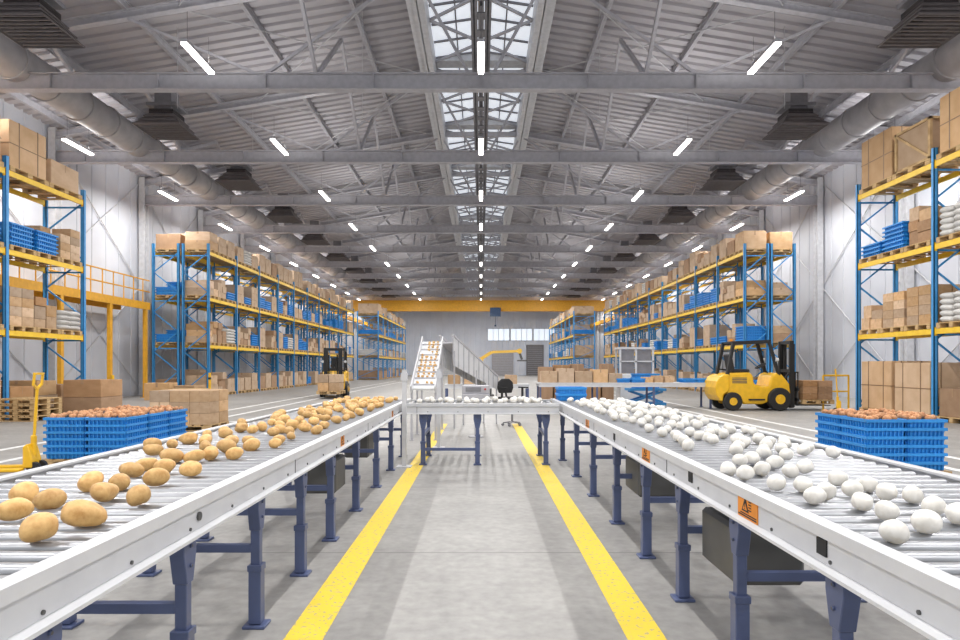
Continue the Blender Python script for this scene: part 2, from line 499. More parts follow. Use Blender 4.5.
# =============================================================== CRANE
cr = root('overhead_crane', (0, 72, 7.6), 'yellow overhead travelling crane girder spanning the hall', 'crane')
mb = MB(); mb.box(-15.7, -0.3, 0, 15.7, 0.3, 1.1); mb.box(-15.7, -0.4, 1.1, 15.7, 0.4, 1.16); mb.box(-15.7, -0.4, -0.05, 15.7, 0.4, 0.0)
mb.obj('girder', ['dyel'], parent=cr)
for s in (-1, 1):
    mb = MB(); mb.box(s*15.5-0.25, -1.6, -0.2, s*15.5+0.25, 1.6, 0.5); mb.obj('end_carriage', ['dyel'], parent=cr)
mb = MB(); mb.box(1.0, -0.9, -0.7, 2.2, -0.4, 0.3); mb.cyl((1.6, -0.65, -0.7), (1.6, -0.65, -1.6), 0.03, 6); mb.box(1.5, -0.72, -1.8, 1.7, -0.58, -1.6)
mb.obj('hoist', ['screen'], parent=cr)
for s in (-1, 1):
    mb = MB(); mb.box(s*15.75-0.15, 60, 6.9, s*15.75+0.15, 94, 7.35)
    o = mb.obj('crane_rail', ['dyel']); info(o, 'yellow crane runway beam along the side wall', 'crane rail', 'crane runway beams')

# =============================================================== TEMPLATES
def carton_mesh(straps=False, base='card'):
    mb = MB(); mb.box(-0.5, -0.5, 0, 0.5, 0.5, 1)
    me = mb.mesh('carton', [base, 'tape', 'strap'], bevel=0.012)
    bm = bmesh.new(); bm.from_mesh(me)
    def addbox(x0,y0,z0,x1,y1,z1,mi):
        g = bmesh.ops.create_cube(bm, size=1, matrix=Matrix.Translation(((x0+x1)/2,(y0+y1)/2,(z0+z1)/2)) @ Matrix.Diagonal((x1-x0,y1-y0,z1-z0,1)))
        for v in g['verts']:
            for f in v.link_faces: f.material_index = mi
    if straps:
        for t in (-0.25, 0.25):
            addbox(t-0.012, -0.505, 0.0, t+0.012, 0.505, 1.004, 2)
            addbox(-0.505, t-0.012, 0.0, 0.505, t+0.012, 1.004, 2)
        addbox(-0.507, -0.507, 0.49, 0.507, 0.507, 0.505, 2)
    else:
        addbox(-0.04, -0.504, 0.76, 0.04, -0.49, 1.0, 1); addbox(-0.04, 0.49, 0.76, 0.04, 0.504, 1.0, 1)
        addbox(-0.04, -0.504, 0.995, 0.04, 0.504, 1.004, 1)
        addbox(-0.504, -0.012, 0.70, 0.504, 0.012, 1.003, 1)
    bm.to_mesh(me); bm.free()
    return me
box_me = [carton_mesh(), carton_mesh(True), carton_mesh(False, 'card_d')]

mb = MB()
for k in range(7):
    x = -0.5 + k*(1-0.11)/6; mb.box(x, -0.5, 0.84, x+0.11, 0.5, 1.0)
for k in range(3):
    y = -0.5 + k*0.44; mb.box(-0.5, y, 0.68, 0.5, y+0.12, 0.84); 
    for q in range(3):
        x = -0.5 + q*0.435; mb.box(x, y, 0.15, x+0.13, y+0.12, 0.68)
    mb.box(-0.5, y, 0, 0.5, y+0.12, 0.15)
pal_me = mb.mesh('pallet', ['wood'])

mb = MB(); mb.box(-0.47, -0.47, 0, 0.47, 0.47, 0.97, 1)
for s in (-1, 1):
    for t in (-1, 1):
        mb.box(s*0.47-0.03, t*0.47-0.03, 0, s*0.47+0.03, t*0.47+0.03, 1.0)
    for z in (0.0, 0.94):
        mb.box(-0.5, s*0.485-0.015, z, 0.5, s*0.485+0.015, z+0.06); mb.box(s*0.485-0.015, -0.5, z, s*0.485+0.015, 0.5, z+0.06)
    mb.beam((-0.47, s*0.485, 0.05), (0.47, s*0.485, 0.95), 0.025, 0.05, up=(0, 1, 0)); mb.beam((s*0.485, -0.47, 0.05), (s*0.485, 0.47, 0.95), 0.05, 0.025, up=(1, 0, 0))
wcr_me = mb.mesh('framed_crate', ['wood', 'card'])

mb = MB()
def frus(w0, w1, z0, z1):
    vs = [(-w0,-w0,z0),(w0,-w0,z0),(w0,w0,z0),(-w0,w0,z0),(-w1,-w1,z1),(w1,-w1,z1),(w1,w1,z1),(-w1,w1,z1)]
    return vs, [(0,1,5,4),(1,2,6,5),(2,3,7,6),(3,0,4,7)]
vs, fs = frus(0.44, 0.47, 0.0, 0.86); mb._add(vs, fs, 0)
vs, fs = frus(0.42, 0.45, 0.08, 0.98); mb._add(vs, fs, 0)
mb.box(-0.44, -0.44, 0, 0.44, 0.44, 0.08)
for s in (-1, 1):
    mb.box(s*0.478-0.03, -0.5, 0.66, s*0.478+0.022, 0.5, 0.98)
    mb.box(-0.5, s*0.478-0.03, 0.66, 0.5, s*0.478+0.022, 0.98)
    for q in range(9):
        t = -0.4 + q*0.1
        mb.box(t-0.01, s*0.465-0.02, 0.05, t+0.01, s*0.465+0.022, 0.7)
        mb.box(s*0.465-0.02, t-0.01, 0.05, s*0.465+0.022, t+0.01, 0.7)
crate_me = mb.mesh('crate', ['crate'])

def blob(name, m, sx, sy, sz, seed, amp=0.12, rough_n=3, sub=3, box=False):
    bm = bmesh.new()
    if box: 
        bmesh.ops.create_cube(bm, size=1)
        bmesh.ops.subdivide_edges(bm, edges=bm.edges[:], cuts=4, use_grid_fill=True)
        for v in bm.verts:
            c = v.co; n = c.normalized()*0.62
            v.co = c.lerp(n, 0.45)
    else: bmesh.ops.create_icosphere(bm, subdivisions=sub, radius=0.5)
    rr = random.Random(seed)
    ph = [(rr.uniform(-1,1), rr.uniform(-1,1), rr.uniform(-1,1), rr.uniform(0, 6.28), rr.uniform(2, 4.5)) for _ in range(rough_n)]
    for v in bm.verts:
        k = 1.0
        for (a, b_, c_, p, f) in ph: k += amp/rough_n*2*math.sin(f*(a*v.co.x+b_*v.co.y+c_*v.co.z)*2+p)
        v.co = Vector((v.co.x*sx*k, v.co.y*sy*k, v.co.z*sz*k))
    me = bpy.data.meshes.new(name); bm.to_mesh(me); bm.free()
    me.materials.append(M[m])
    for p in me.polygons: p.use_smooth = True
    return me
pot_me = [blob('potato', 'potato', 0.98+0.09*(i % 4), 0.86, 0.8, i*3+1, 0.12) for i in range(8)]
oni_me = [blob('potato', 'onion', 1.0, 0.9, 0.84, i+20, 0.12, sub=2) for i in range(3)]
pee_me = [blob('pale_potato', 'peeled', 0.9+0.05*(i % 3), 0.88, 0.85, i+40, 0.07) for i in range(6)]
sack_me = blob('sack', 'sack', 1.06, 1.06, 1.1, 5, 0.05, box=True)

boxes = []; pallets = []; crates = []; sacks = []; wcr = []
def add_pallet(x, y, z, w, d, h=0.14): pallets.append(((x, y, z), (w, d, h), 0))
def load(x, y, z, w, d, kind):
    add_pallet(x, y, z, w, d); z += 0.141
    if kind == 'one':
        h = R.uniform(0.6, 1.0); k_ = R.uniform(0.8, 0.93); boxes.append(((x, y, z), (w*0.93, d*k_, h), R.uniform(-0.02, 0.02), R.choice((0, 0, 2))))
    elif kind == 'big':
        h = R.uniform(1.2, 1.42); boxes.append(((x, y, z), (w*0.93, d*0.93, h), R.uniform(-0.02, 0.02), 1))
    elif kind == 'low':
        boxes.append(((x, y, z), (w*0.93, d*0.9, 0.7), 0, 2))
    elif kind == 'wcrate':
        wcr.append(((x, y, z), (w*0.93, d*0.93, 1.1), 0))
    elif kind == 'two':
        h = R.uniform(0.3, 0.45)
        for k in range(2): boxes.append(((x, y+R.uniform(-0.02, 0.02), z+k*(h+0.004)), (w*0.92, d*(0.92-0.1*k), h), R.uniform(-0.02, 0.02)))
    elif kind == 'grid':
        nz = R.choice((2, 3)); h = R.uniform(0.3, 0.36)
        for k in range(nz):
            for a in (-1, 1):
                if k == nz-1 and R.random() < 0.2: continue
                boxes.append(((x, y+a*d*0.235, z+k*(h+0.004)), (w*0.92, d*0.45, h), 0))
    elif kind == 'mix':
        f = R.uniform(0.4, 0.6)
        for a, ww in ((-0.47+f*0.47, f), (0.47-(1-f)*0.47, 1-f)):
            zz = z
            for k in range(R.choice((2, 3))):
                h = R.uniform(0.22, 0.4); boxes.append(((x, y+a*d, zz), (w*R.uniform(0.8, 0.92), d*ww*0.9, h), 0, R.choice((0, 0, 2)))); zz += h+0.004
    elif kind == 'grid4':
        nz = R.choice((4, 5)); h = R.uniform(0.22, 0.28)
        for k in range(nz):
            for a in (-1, 1):
                for b_ in (-1, 1):
                    if k == nz-1 and R.random() < 0.25: continue
                    boxes.append(((x+b_*w*0.235, y+a*d*0.235, z+k*(h+0.003)), (w*0.45, d*0.45, h), 0))
    elif kind == 'crate':
        for k in range(R.choice((3, 4, 5, 6))): crates.append(((x, y, z+k*0.12), (w*0.94, d*0.92, 0.13), R.uniform(-0.02, 0.02)))
    elif kind == 'sack':
        for k in range(R.choice((4, 5))):
            for a in (-1, 1): sacks.append(((x, y+a*d*0.235, z+0.075+k*0.145), (w*0.88, d*0.45, 0.15), 0))

# =============================================================== RACKS
LEV = [2.35, 4.5, 6.6]
frame_cache = {}
def frame_mesh(depth):
    if depth in frame_cache: return frame_cache[depth]
    mb = MB()
    H = 6.95
    for x in (0.055, depth-0.055):
        mb.box(x-0.055, -0.05, 0, x+0.055, -0.03, H); mb.box(x-0.055, -0.05, 0, x-0.035, 0.05, H); mb.box(x+0.035, -0.05, 0, x+0.055, 0.05, H)
        mb.box(x-0.08, -0.07, 0, x+0.08, 0.07, 0.015)
    z = 0.25; k = 0
    while z + 0.9 < H:
        a, b_ = (0.06, depth-0.06) if k % 2 == 0 else (depth-0.06, 0.06)
        mb.beam((a, 0.01, z), (b_, 0.01, z+0.9), 0.035, 0.045); z += 0.9; k += 1
    for z in (0.2, 2.2, 4.35, 6.4): mb.beam((0.06, 0.01, z), (depth-0.06, 0.01, z), 0.035, 0.05)
    frame_cache[depth] = mb.mesh('upright_frame', ['blue'])
    return frame_cache[depth]
beam_cache = {}
def beam_mesh(L_):
    if L_ in beam_cache: return beam_cache[L_]
    mb = MB(); mb.box(-0.025, 0.05, -0.14, 0.025, L_-0.05, 0)
    mb.box(-0.035, 0.04, -0.18, 0.03, 0.06, 0.04); mb.box(-0.035, L_-0.06, -0.18, 0.03, L_-0.04, 0.04)
    beam_cache[L_] = mb.mesh('beam', ['yel'])
    return beam_cache[L_]
def rack(xf, s, y0, nb, bay, depth, label, kinds, fill=0.93, group='pallet racks', full=0, nper={}, fixed={}):
    r = root('pallet_rack', (xf, y0, 0), label, 'pallet rack', group)
    fm = frame_mesh(depth); bm_ = beam_mesh(bay)
    for i in range(nb+1):
        place('upright_frame', fm, parent=r, loc=(0 if s > 0 else -depth, i*bay, 0))
    for i in range(nb):
        for z in LEV:
            for xx in (0.05, depth-0.05):
                place('beam', bm_, parent=r, loc=(s*xx, i*bay, z))
    for i in range(nb):
        for lv in (0, 1, 2, 3):
            z = 0 if lv == 0 else LEV[lv-1]
            fx = fixed.get((i, lv))
            k1 = R.choice(kinds[lv])
            n = len(fx) if fx else nper.get(lv, 3)
            for q in range(n):
                if not fx and R.random() > (1 if i < full else fill): continue
                kk = fx[q] if fx else (k1 if R.random() < 0.5 else R.choice(kinds[lv]))
                if kk is None: continue
                cell = (bay-0.2)/n
                load(xf + s*depth/2, y0 + i*bay + 0.1 + cell*(q+0.5), z+0.001, depth-0.02, cell-0.03, kk)
    return r
K = {0: ['one', 'two', 'grid', 'crate', 'mix', 'low'], 1: ['crate', 'crate', 'mix', 'grid', 'sack', 'mix'], 2: ['crate', 'crate', 'crate', 'mix', 'grid', 'two'], 3: ['one', 'one', 'two', 'mix', 'grid', 'sack']}
KN = {0: ['big', 'grid4', 'big'], 1: ['grid4', 'grid4', 'sack', 'mix'], 2: ['crate', 'crate', 'sack', 'mix'], 3: ['big', 'big', 'one']}
rack(-12.5, -1, 13.6, 2, 3.3, 1.3, 'tall blue and yellow pallet rack beside the yellow walkway', KN, fill=1,
     fixed={(1, 3): ['big', 'one'], (1, 2): ['crate', 'crate', 'grid4'], (1, 1): ['grid4', 'mix', 'sack'], (1, 0): ['low', 'two', 'low'], (0, 3): ['big', 'big']})
rack(11.5, 1, 13.0, 2, 3.3, 1.25, 'tall blue and yellow pallet rack with cartons, sacks and crates', KN, fill=1,
     fixed={(1, 3): ['wcrate', 'big'], (0, 3): ['big', 'big'], (1, 2): ['mix', 'crate', 'crate'], (0, 2): ['sack', 'mix', 'sack'], (1, 1): ['grid4', 'grid4', 'mix'], (0, 1): ['sack', 'grid4', 'sack'], (1, 0): ['big', 'big'], (0, 0): ['mix', 'grid4', 'low']})
rack(-12.3, -1, 29.0, 10, 3.3, 1.25, 'long blue and yellow pallet rack full of cartons and crates', K, full=1)
rack(-13.65, -1, 29.0, 10, 3.3, 1.25, 'wall-side half of a double blue and yellow pallet rack', K, fill=0.25, full=2)
rack(11.9, 1, 29.0, 10, 3.3, 1.15, 'long blue and yellow pallet rack full of cartons and crates', K, full=1)
rack(13.1, 1, 29.0, 10, 3.3, 1.15, 'wall-side half of a double blue and yellow pallet rack', K, fill=0.25, full=2)
rack(-10.3, -1, 64.5, 7, 3.3, 2.2, 'blue and yellow pallet rack beside the end wall', K, fill=0.9)
rack(9.3, 1, 64.5, 7, 3.3, 2.2, 'blue and yellow pallet rack beside the end wall', K, fill=0.9)

add_pallet(-6.45, 14.2, 0.001, 1.3, 1.05)
for k in range(3):
    for a in (-0.43, 0, 0.43):
        for b_ in (-0.26, 0.26):
            boxes.append(((-6.45+a, 14.2+b_, 0.142+k*0.243), (0.425, 0.5, 0.24), 0))
boxes.append(((-13.3, 26.6, 0), (1.0, 0.9, 0.7), 0.1)); boxes.append(((-12.1, 26.6, 0), (0.9, 0.9, 0.6), -0.1))
for k in range(4): pallets.append(((-10.6, 23.2, 0.145*k), (1.1, 1.0, 0.14), R.uniform(-0.05, 0.05)))
for k in range(4): pallets.append(((-11.7, 16.6, 0.145*k), (1.0, 1.0, 0.14), R.uniform(-0.05, 0.05)))
for k in range(2): boxes.append(((-11.5, 19.0, 0.5*k), (1.1, 1.1, 0.495), 0.0, 2))

LXY = [(-5.81+i*0.58, 9.22+j*0.63) for i in range(2) for j in range(3)]
RXY = [(4.9+i*0.49, 8.02+j*0.6) for i in range(2) for j in range(2)]
add_pallet(-5.52, 9.85, 0.001, 1.16, 1.9, 0.1)
for (x, y) in LXY:
    for k in range(6): crates.append(((x, y, 0.102+k*0.095), (0.57, 0.62, 0.105), 0))
add_pallet(5.145, 8.32, 0.001, 1.05, 1.24, 0.13)
for (x, y) in RXY:
    for k in range(6): crates.append(((x, y, 0.134+k*0.102), (0.485, 0.59, 0.112), 0))
for k in range(2): crates.append(((1.42, 10.12, 0.862+k*0.1), (0.44, 0.42, 0.11), 0))

# =============================================================== CONVEYORS
roll_me = {}
def roller_mesh(w):
    if w not in roll_me:
        mb = MB(); mb.cyl((-w/2, 0, 0), (w/2, 0, 0), 0.026, 14)
        for s in (-1, 1): mb.cyl((s*w/2, 0, 0), (s*(w/2+0.02), 0, 0), 0.012, 8, 1)
        roll_me[w] = mb.mesh('roller', ['roller', 'dark'], smooth=True)
    return roll_me[w]
def leg_mesh(top):
    mb = MB()
    mb.box(-0.024, -0.024, 0.28, 0.024, 0.024, top-0.1)
    mb.box(-0.033, -0.033, 0.02, 0.033, 0.033, 0.33)
    mb.box(-0.06, -0.055, 0, 0.06, 0.055, 0.016)
    mb.prism([(-0.028, top-0.2), (0.028, top-0.2), (0.056, top-0.08), (0.056, top), (-0.056, top), (-0.056, top-0.08)], 'x', -0.03, 0.03)
    mb.box(-0.038, -0.038, 0.30, 0.038, 0.038, 0.335)
    for z in (top-0.05, top-0.13):
        mb.cyl((-0.038, 0, z), (0.038, 0, z), 0.009, 8, 1)
    return mb.mesh('leg', ['leg', 'dark'], bevel=0.003)
TOP = 0.86; RB = 0.72
LEGM = leg_mesh(RB)
def rail_mb(L_, face):
    f = face
    mb = MB()
    pts = [(0, RB), (f*0.045, RB), (f*0.045, RB+0.012), (f*0.012, RB+0.02), (f*0.012, TOP-0.035), (f*0.03, TOP-0.03), (f*0.03, TOP+0.012), (-f*0.03, TOP+0.012), (-f*0.03, TOP), (0, TOP-0.004)]
    mb.prism(pts, 'y', 0, L_)
    y = 0.15
    while y < L_:
        mb.cyl((f*0.010, y, RB+0.035), (f*0.017, y, RB+0.035), 0.007, 8, 1); y += 0.425
    y = 2.0
    while y < L_:
        mb.box(f*0.008 if f > 0 else f*0.0145, y, RB+0.012, f*0.0145 if f > 0 else f*0.008, y+0.006, TOP-0.01, 1); y += 2.55
    return mb
def conveyor(xa, xb, y0, y1, legys, label):
    s = 1 if xb > xa else -1
    r = root('roller_conveyor', ((xa+xb)/2, y0, 0), label, 'conveyor', 'roller conveyors')
    w = abs(xb-xa); hw = w/2
    L_ = y1-y0
    rail_mb(L_, -s).obj('side_rail', ['rail', 'dark'], parent=r, loc=(-s*hw, 0, 0))
    rail_mb(L_, s).obj('side_rail', ['rail', 'dark'], parent=r, loc=(s*hw, 0, 0))
    rm = roller_mesh(round(w-0.09, 3))
    n = 100
    for i in range(n):
        place('roller', rm, parent=r, loc=(0, 0.06+i*L_/n, TOP-0.03))
    cb = MB(); cb.box(-hw+0.03, -0.02, 0.40, hw-0.03, 0.02, 0.44)
    cbm = cb.mesh('crossbar', ['leg'])
    for ly in legys:
        for q in (-1, 1): place('leg', LEGM, parent=r, loc=(q*(hw-0.05), ly-y0, 0))
        place('crossbar', cbm, parent=r, loc=(0, ly-y0, 0))
    return r
CL = conveyor(-1.16, -2.28, -0.6, 10.4, [0.9, 1.75, 2.6, 3.45, 4.3, 5.15, 6.2, 7.4, 8.6, 9.9], 'long white-railed roller conveyor carrying brown potatoes')
CR = conveyor(1.16, 2.28, -0.6, 10.4, [0.44, 1.29, 2.14, 2.99, 3.84, 4.69, 5.7, 6.9, 8.1, 9.5], 'long white-railed roller conveyor carrying pale white potatoes')

def sign(parent, side, y, w=0.12, h=0.105):
    X, n = side
    def fx(a, b_): return (X+n*a, X+n*b_) if n > 0 else (X+n*b_, X+n*a)
    z0 = RB+0.02
    mb = MB(); x0, x1 = fx(0.012, 0.016); mb.box(x0, y-w/2, z0, x1, y+w/2, z0+h, 0)
    x0, x1 = fx(0.016, 0.0175)
    f = 1 if n > 0 else -1
    yc = y - 0.02*f
    tri = lambda s_: [(yc-0.036*s_, z0+0.03+0.01*(1-s_)*2), (yc+0.036*s_, z0+0.03+0.01*(1-s_)*2), (yc, z0+0.03+0.064*s_+0.006*(1-s_))]
    mb.prism(tri(1.0), 'x', x0, x1, 1)
    x2, x3 = fx(0.0175, 0.0185)
    mb.prism(tri(0.6), 'x', x2, x3, 0)
    x4, x5 = fx(0.0185, 0.0192)
    mb.box(x4, yc-0.003, z0+0.05, x5, yc+0.003, z0+0.072, 1); mb.box(x4, yc-0.003, z0+0.042, x5, yc+0.003, z0+0.047, 1)
    mb.box(x0, y-w/2+0.008, z0+0.008, x1, y+w/2-0.008, z0+0.014, 1); mb.box(x0, y-w/2+0.008, z0+0.018, x1, y+w/2-0.03, z0+0.023, 1)
    for q in range(4):
        a = y+0.028*f; mb.box(x0, a-0.012, z0+0.04+q*0.012, x1, a+0.014, z0+0.045+q*0.012, 1)
    o = mb.obj('warning_sign', ['orange', 'black'], parent=parent)
    o['label'] = 'orange warning label with black triangle'
for y in (2.75, 4.45, 6.9): sign(CR, (-0.56, -1), y+0.6, 0.2, 0.108)
for y in (5.3, 8.3): sign(CL, (0.56, 1), y+0.6, 0.12, 0.095)
def socket(parent, X, n, y):
    mb = MB(); a, b_ = sorted((X+n*0.010, X+n*0.018)); mb.box(a, y-0.03, RB+0.045, b_, y+0.03, RB+0.1); mb.obj('socket', ['black'], parent=parent)
for y in (2.15, 3.5, 5.5): socket(CR, -0.56, -1, y+0.6)
mb = MB(); mb.cyl((0.572, 3.2, RB+0.07), (0.58, 3.2, RB+0.07), 0.018, 14); mb.obj('socket', ['dark'], parent=CL)
def motor(parent, x, y, w=0.36, d=0.5, h=0.3):
    mb = MB(); mb.box(x-w/2, y-d/2, RB-h-0.14, x+w/2, y+d/2, RB-0.14, 0); mb.obj('motor_box', ['dark'], parent=parent, bevel=0.02)
    mb = MB()
    for q in (-1, 1): mb.box(x-0.02, y+q*d*0.35-0.02, RB-0.15, x+0.02, y+q*d*0.35+0.02, RB-0.02)
    mb.box(-0.54, y-d*0.4, RB-0.04, 0.54, y+d*0.4, RB-0.01); mb.obj('motor_bracket', ['leg'], parent=parent)
motor(CR, -0.25, 4.1); motor(CR, -0.2, 6.3); motor(CL, 0.3, 6.4, 0.3, 0.4); motor(CL, 0.2, 8.6, 0.3, 0.4)

CY = 9.0
cc = root('roller_conveyor', (0, CY, 0), 'short white cross roller conveyor joining the two lines', 'conveyor', 'roller conveyors')
for yy, f in ((0.03, -1), (1.05, 1)):
    mb = rail_mb(2.2, f)
    mb.obj('side_rail', ['rail', 'dark'], parent=cc, loc=(1.1, yy, 0), rot=(0, 0, math.pi/2))
rm = roller_mesh(0.93)
for i in range(20): place('roller', rm, parent=cc, loc=(-1.05+i*0.11, 0.54, TOP-0.03), rot=(0, 0, math.pi/2))
for x in (-0.82, -0.05, 0.92):
    for yy in (0.08, 1.0): place('leg', LEGM, parent=cc, loc=(x, yy, 0), rot=(0, 0, math.pi/2))
    mb = MB(); mb.box(x-0.022, 0.1, 0.4, x+0.022, 0.98, 0.445); mb.obj('crossbar', ['leg'], parent=cc)
mb = MB(); mb.box(-0.82, 0.06, 0.2, -0.05, 0.1, 0.24); mb.obj('stretcher', ['leg'], parent=cc)

ic = root('inclined_conveyor', (-1.08, 12.0, 0), 'white inclined belt conveyor bringing down brown potatoes', 'conveyor')
H0 = 0.96; H1 = 1.92; LI = 2.2
mb = MB(); mb.beam((0, 0, H0), (0, LI, H1), 0.42, 0.04); mb.obj('belt', ['white'], parent=ic)
for s in (-1, 1):
    mb = MB(); mb.beam((s*0.225, -0.1, H0), (s*0.225, LI+0.1, H1+0.08), 0.025, 0.14); mb.obj('side_guard', ['rail'], parent=ic)
for s in (-1, 1):
    for (yy, z) in ((0.05, 0.95), (1.1, 1.4), (2.1, 1.84)):
        mb = MB(); mb.box(s*0.225-0.02, yy-0.02, 0, s*0.225+0.02, yy+0.02, z); mb.box(s*0.225-0.04, yy-0.04, 0, s*0.225+0.04, yy+0.04, 0.015); mb.obj('leg', ['steel'], parent=ic)
SL = (H1-H0)/LI
for k in range(8):
    yy = 0.12+k*0.27
    mb = MB(); mb.beam((-0.2, yy, H0+0.03+yy*SL), (0.2, yy, H0+0.03+yy*SL), 0.02, 0.04); mb.obj('cleat', ['steel'], parent=ic)
# panelled feed conveyor descending behind
ic2 = root('inclined_conveyor', (0, 0, 0), 'light grey panelled feed conveyor sloping down behind the belt', 'conveyor')
A = Vector((-0.78, 14.4, 1.92)); B = Vector((0.25, 15.6, 0.98))
dd = (B-A); nrm = Vector((dd.y, -dd.x, 0)).normalized()
for s in (-1, 1):
    off = nrm*0.2*s
    mb = MB()
    up_ = Vector((0, 0, 1))
    vs = []
    for q in (-0.006, 0.006):
        o_ = off + nrm*q
        vs += [A+o_+up_*0.16, B+o_+up_*0.16, B+o_-up_*0.16, A+o_-up_*0.5]
    mb._add(vs, [(0,1,2,3), (7,6,5,4), (0,4,5,1), (1,5,6,2), (2,6,7,3), (3,7,4,0)], 0)
    mb.obj('side_panel', ['rail'], parent=ic2)
    mb = MB(); mb.beam(A+off+up_*0.17, B+off+up_*0.17, 0.05, 0.04)
    for k in range(10):
        t = k/9; p = A.lerp(B, t)+off+nrm*0.012; lo = 0.5-0.34*t
        mb.box(p.x-0.012, p.y-0.012, p.z-lo, p.x+0.012, p.y+0.012, p.z+0.17)
    mb.obj('side_frame', ['steel'], parent=ic2)
    for t in (0.03, 0.5, 0.97):
        p = A.lerp(B, t)+off
        mb = MB(); mb.box(p.x-0.018, p.y-0.018, 0, p.x+0.018, p.y+0.018, p.z-0.15); mb.obj('leg', ['steel'], parent=ic2)
mb = MB(); mb.beam(A, B, 0.38, 0.03); mb.obj('belt', ['steel'], parent=ic2)
mb = MB(); mb.box(-0.03, -0.03, 0, 0.03, 0.03, 1.35); mb.box(-0.1, -0.1, 0, 0.1, 0.1, 0.02); mb.box(-0.045, -0.045, 1.2, 0.045, 0.045, 1.3)
pm = mb.mesh('sensor_post', ['frame_w'])
for x, y in ((-1.06, 8.85), (-0.72, 10.9)):
    info(place('sensor_post', pm, loc=(x, y, 0)), 'slim white steel post at the conveyor junction', 'post', 'white posts')

# =============================================================== PRODUCE
brown = []; pale = []
def pk(px, py, sz=0.115):
    zc = TOP + sz*0.38
    d = (1.4-zc)*640/(py-366.0)
    return ((px-481)*d/640, d, zc)
def settle(lst, x, y, sz):
    for (X, Y, S) in lst:
        if (X-x)**2+(Y-y)**2 < (0.5*(S+sz)*1.04)**2: return False
    return True
acc = []
near_l = [(17,508),(38,527),(25,493),(82,513),(50,497),(75,495),(90,480),(104,490),(138,495),(130,469),(146,463),(158,476),(166,465),(190,468),(170,455),(194,455),(120,480),(210,465),(212,452),(225,445),(236,452)]
for (px, py) in near_l:
    sz = R.uniform(0.09, 0.115); p = pk(px, py, sz)
    if settle(acc, p[0], p[1], sz*0.95): acc.append((p[0], p[1], sz))
t = 0
while t < 9000 and len(acc) < 135:
    t += 1
    sz = R.uniform(0.078, 0.106); y = R.uniform(3.9, 10.2); x = R.uniform(-2.16, -1.32)
    if settle(acc, x, y, sz*1.35): acc.append((x, y, sz))
for (x, y, s) in acc: brown.append((x, y, TOP-0.006+s*0.38, s, 0))
acc = []
near_r = [(926,521),(895,530),(934,505),(958,513),(886,509),(886,491),(862,501),(815,495),(803,484),(826,490),(776,482),(791,470),(762,468),(852,488),(868,484),(745,472),(775,462),(912,494),(838,478),(805,466),(740,460),(728,468),(752,458)]
for (px, py) in near_r:
    sz = R.uniform(0.082, 0.094); p = pk(px, py, sz)
    if settle(acc, p[0], p[1], sz*0.85): acc.append((p[0], p[1], sz))
t = 0
while t < 9000 and len(acc) < 165:
    t += 1
    sz = R.uniform(0.08, 0.096); y = R.uniform(3.7, 9.8); x = R.uniform(1.32, 2.16)
    if settle(acc, x, y, sz*1.3): acc.append((x, y, sz))
for (x, y, s) in acc: pale.append((x, y, TOP-0.005+s*0.41, s))
acc = []
t = 0
while t < 3000 and len(acc) < 34:
    t += 1; sz = R.uniform(0.08, 0.1); x = R.uniform(-0.95, 0.95); y = R.uniform(CY+0.15, CY+0.9)
    if settle(acc, x, y, sz*1.1): acc.append((x, y, sz))
for (x, y, s) in acc: pale.append((x, y, TOP-0.005+s*0.41, s))
for k in range(16):
    for q in range(4):
        if R.random() < 0.15: continue
        sz = R.uniform(0.05, 0.062); x = -0.14+q*0.093+R.uniform(-0.012, 0.012); y = 0.17+k*0.128+R.uniform(-0.015, 0.015)
        brown.append((-1.08+x, 12.0+y, H0+0.03+y*SL+sz*0.4, sz, 0))
def pile(cells, zt_, w, d, kind):
    for (cx, cy) in cells:
        acc = []
        for t in range(400):
            sz = R.uniform(0.085, 0.11)
            x = cx+R.uniform(-w/2+0.04, w/2-0.04); y = cy+R.uniform(-d/2+0.04, d/2-0.04)
            if settle(acc, x, y, sz*0.8): acc.append((x, y, sz))
        for (x, y, s) in acc:
            brown.append((x, y, zt_-0.01+0.06*(1-max(abs(x-cx)/(w/2), abs(y-cy)/(d/2))), s, kind))
pile(LXY, 0.685, 0.54, 0.58, 1)
pile(RXY, 0.76, 0.45, 0.56, 1)

brown.sort(key=lambda p: p[0]**2+p[1]**2)
def rmat(x, y, z, s, rr):
    return Matrix.Translation((x, y, z)) @ Euler((rr.uniform(-0.25, 0.25), rr.uniform(-0.25, 0.25), rr.uniform(0, 6.28))).to_matrix().to_4x4() @ Matrix.Diagonal((s, s, s, 1))
rest = []
for i, (x, y, z, s, k) in enumerate(brown):
    me = R.choice(pot_me if k == 0 else oni_me); mx = rmat(x, y, z, s, R)
    if i < 300:
        o = place('potato', me); o.matrix_world = mx
        info(o, 'golden brown unpeeled potato on a roller conveyor' if k == 0 and y < 10.5 else ('golden potato on the inclined white belt' if k == 0 else 'reddish brown potato heaped in a blue crate'), 'potato', 'brown potatoes')
    else: rest.append((me, mx))
if rest: joined('potato', rest, 'further brown potatoes heaped in blue crates and on the belt', 'potato', 'brown potatoes')
for (x, y, z, s) in pale:
    o = place('pale_potato', R.choice(pee_me)); o.matrix_world = rmat(x, y, z, s, R)
    info(o, 'round pale white potato on a roller conveyor', 'potato', 'pale potatoes')

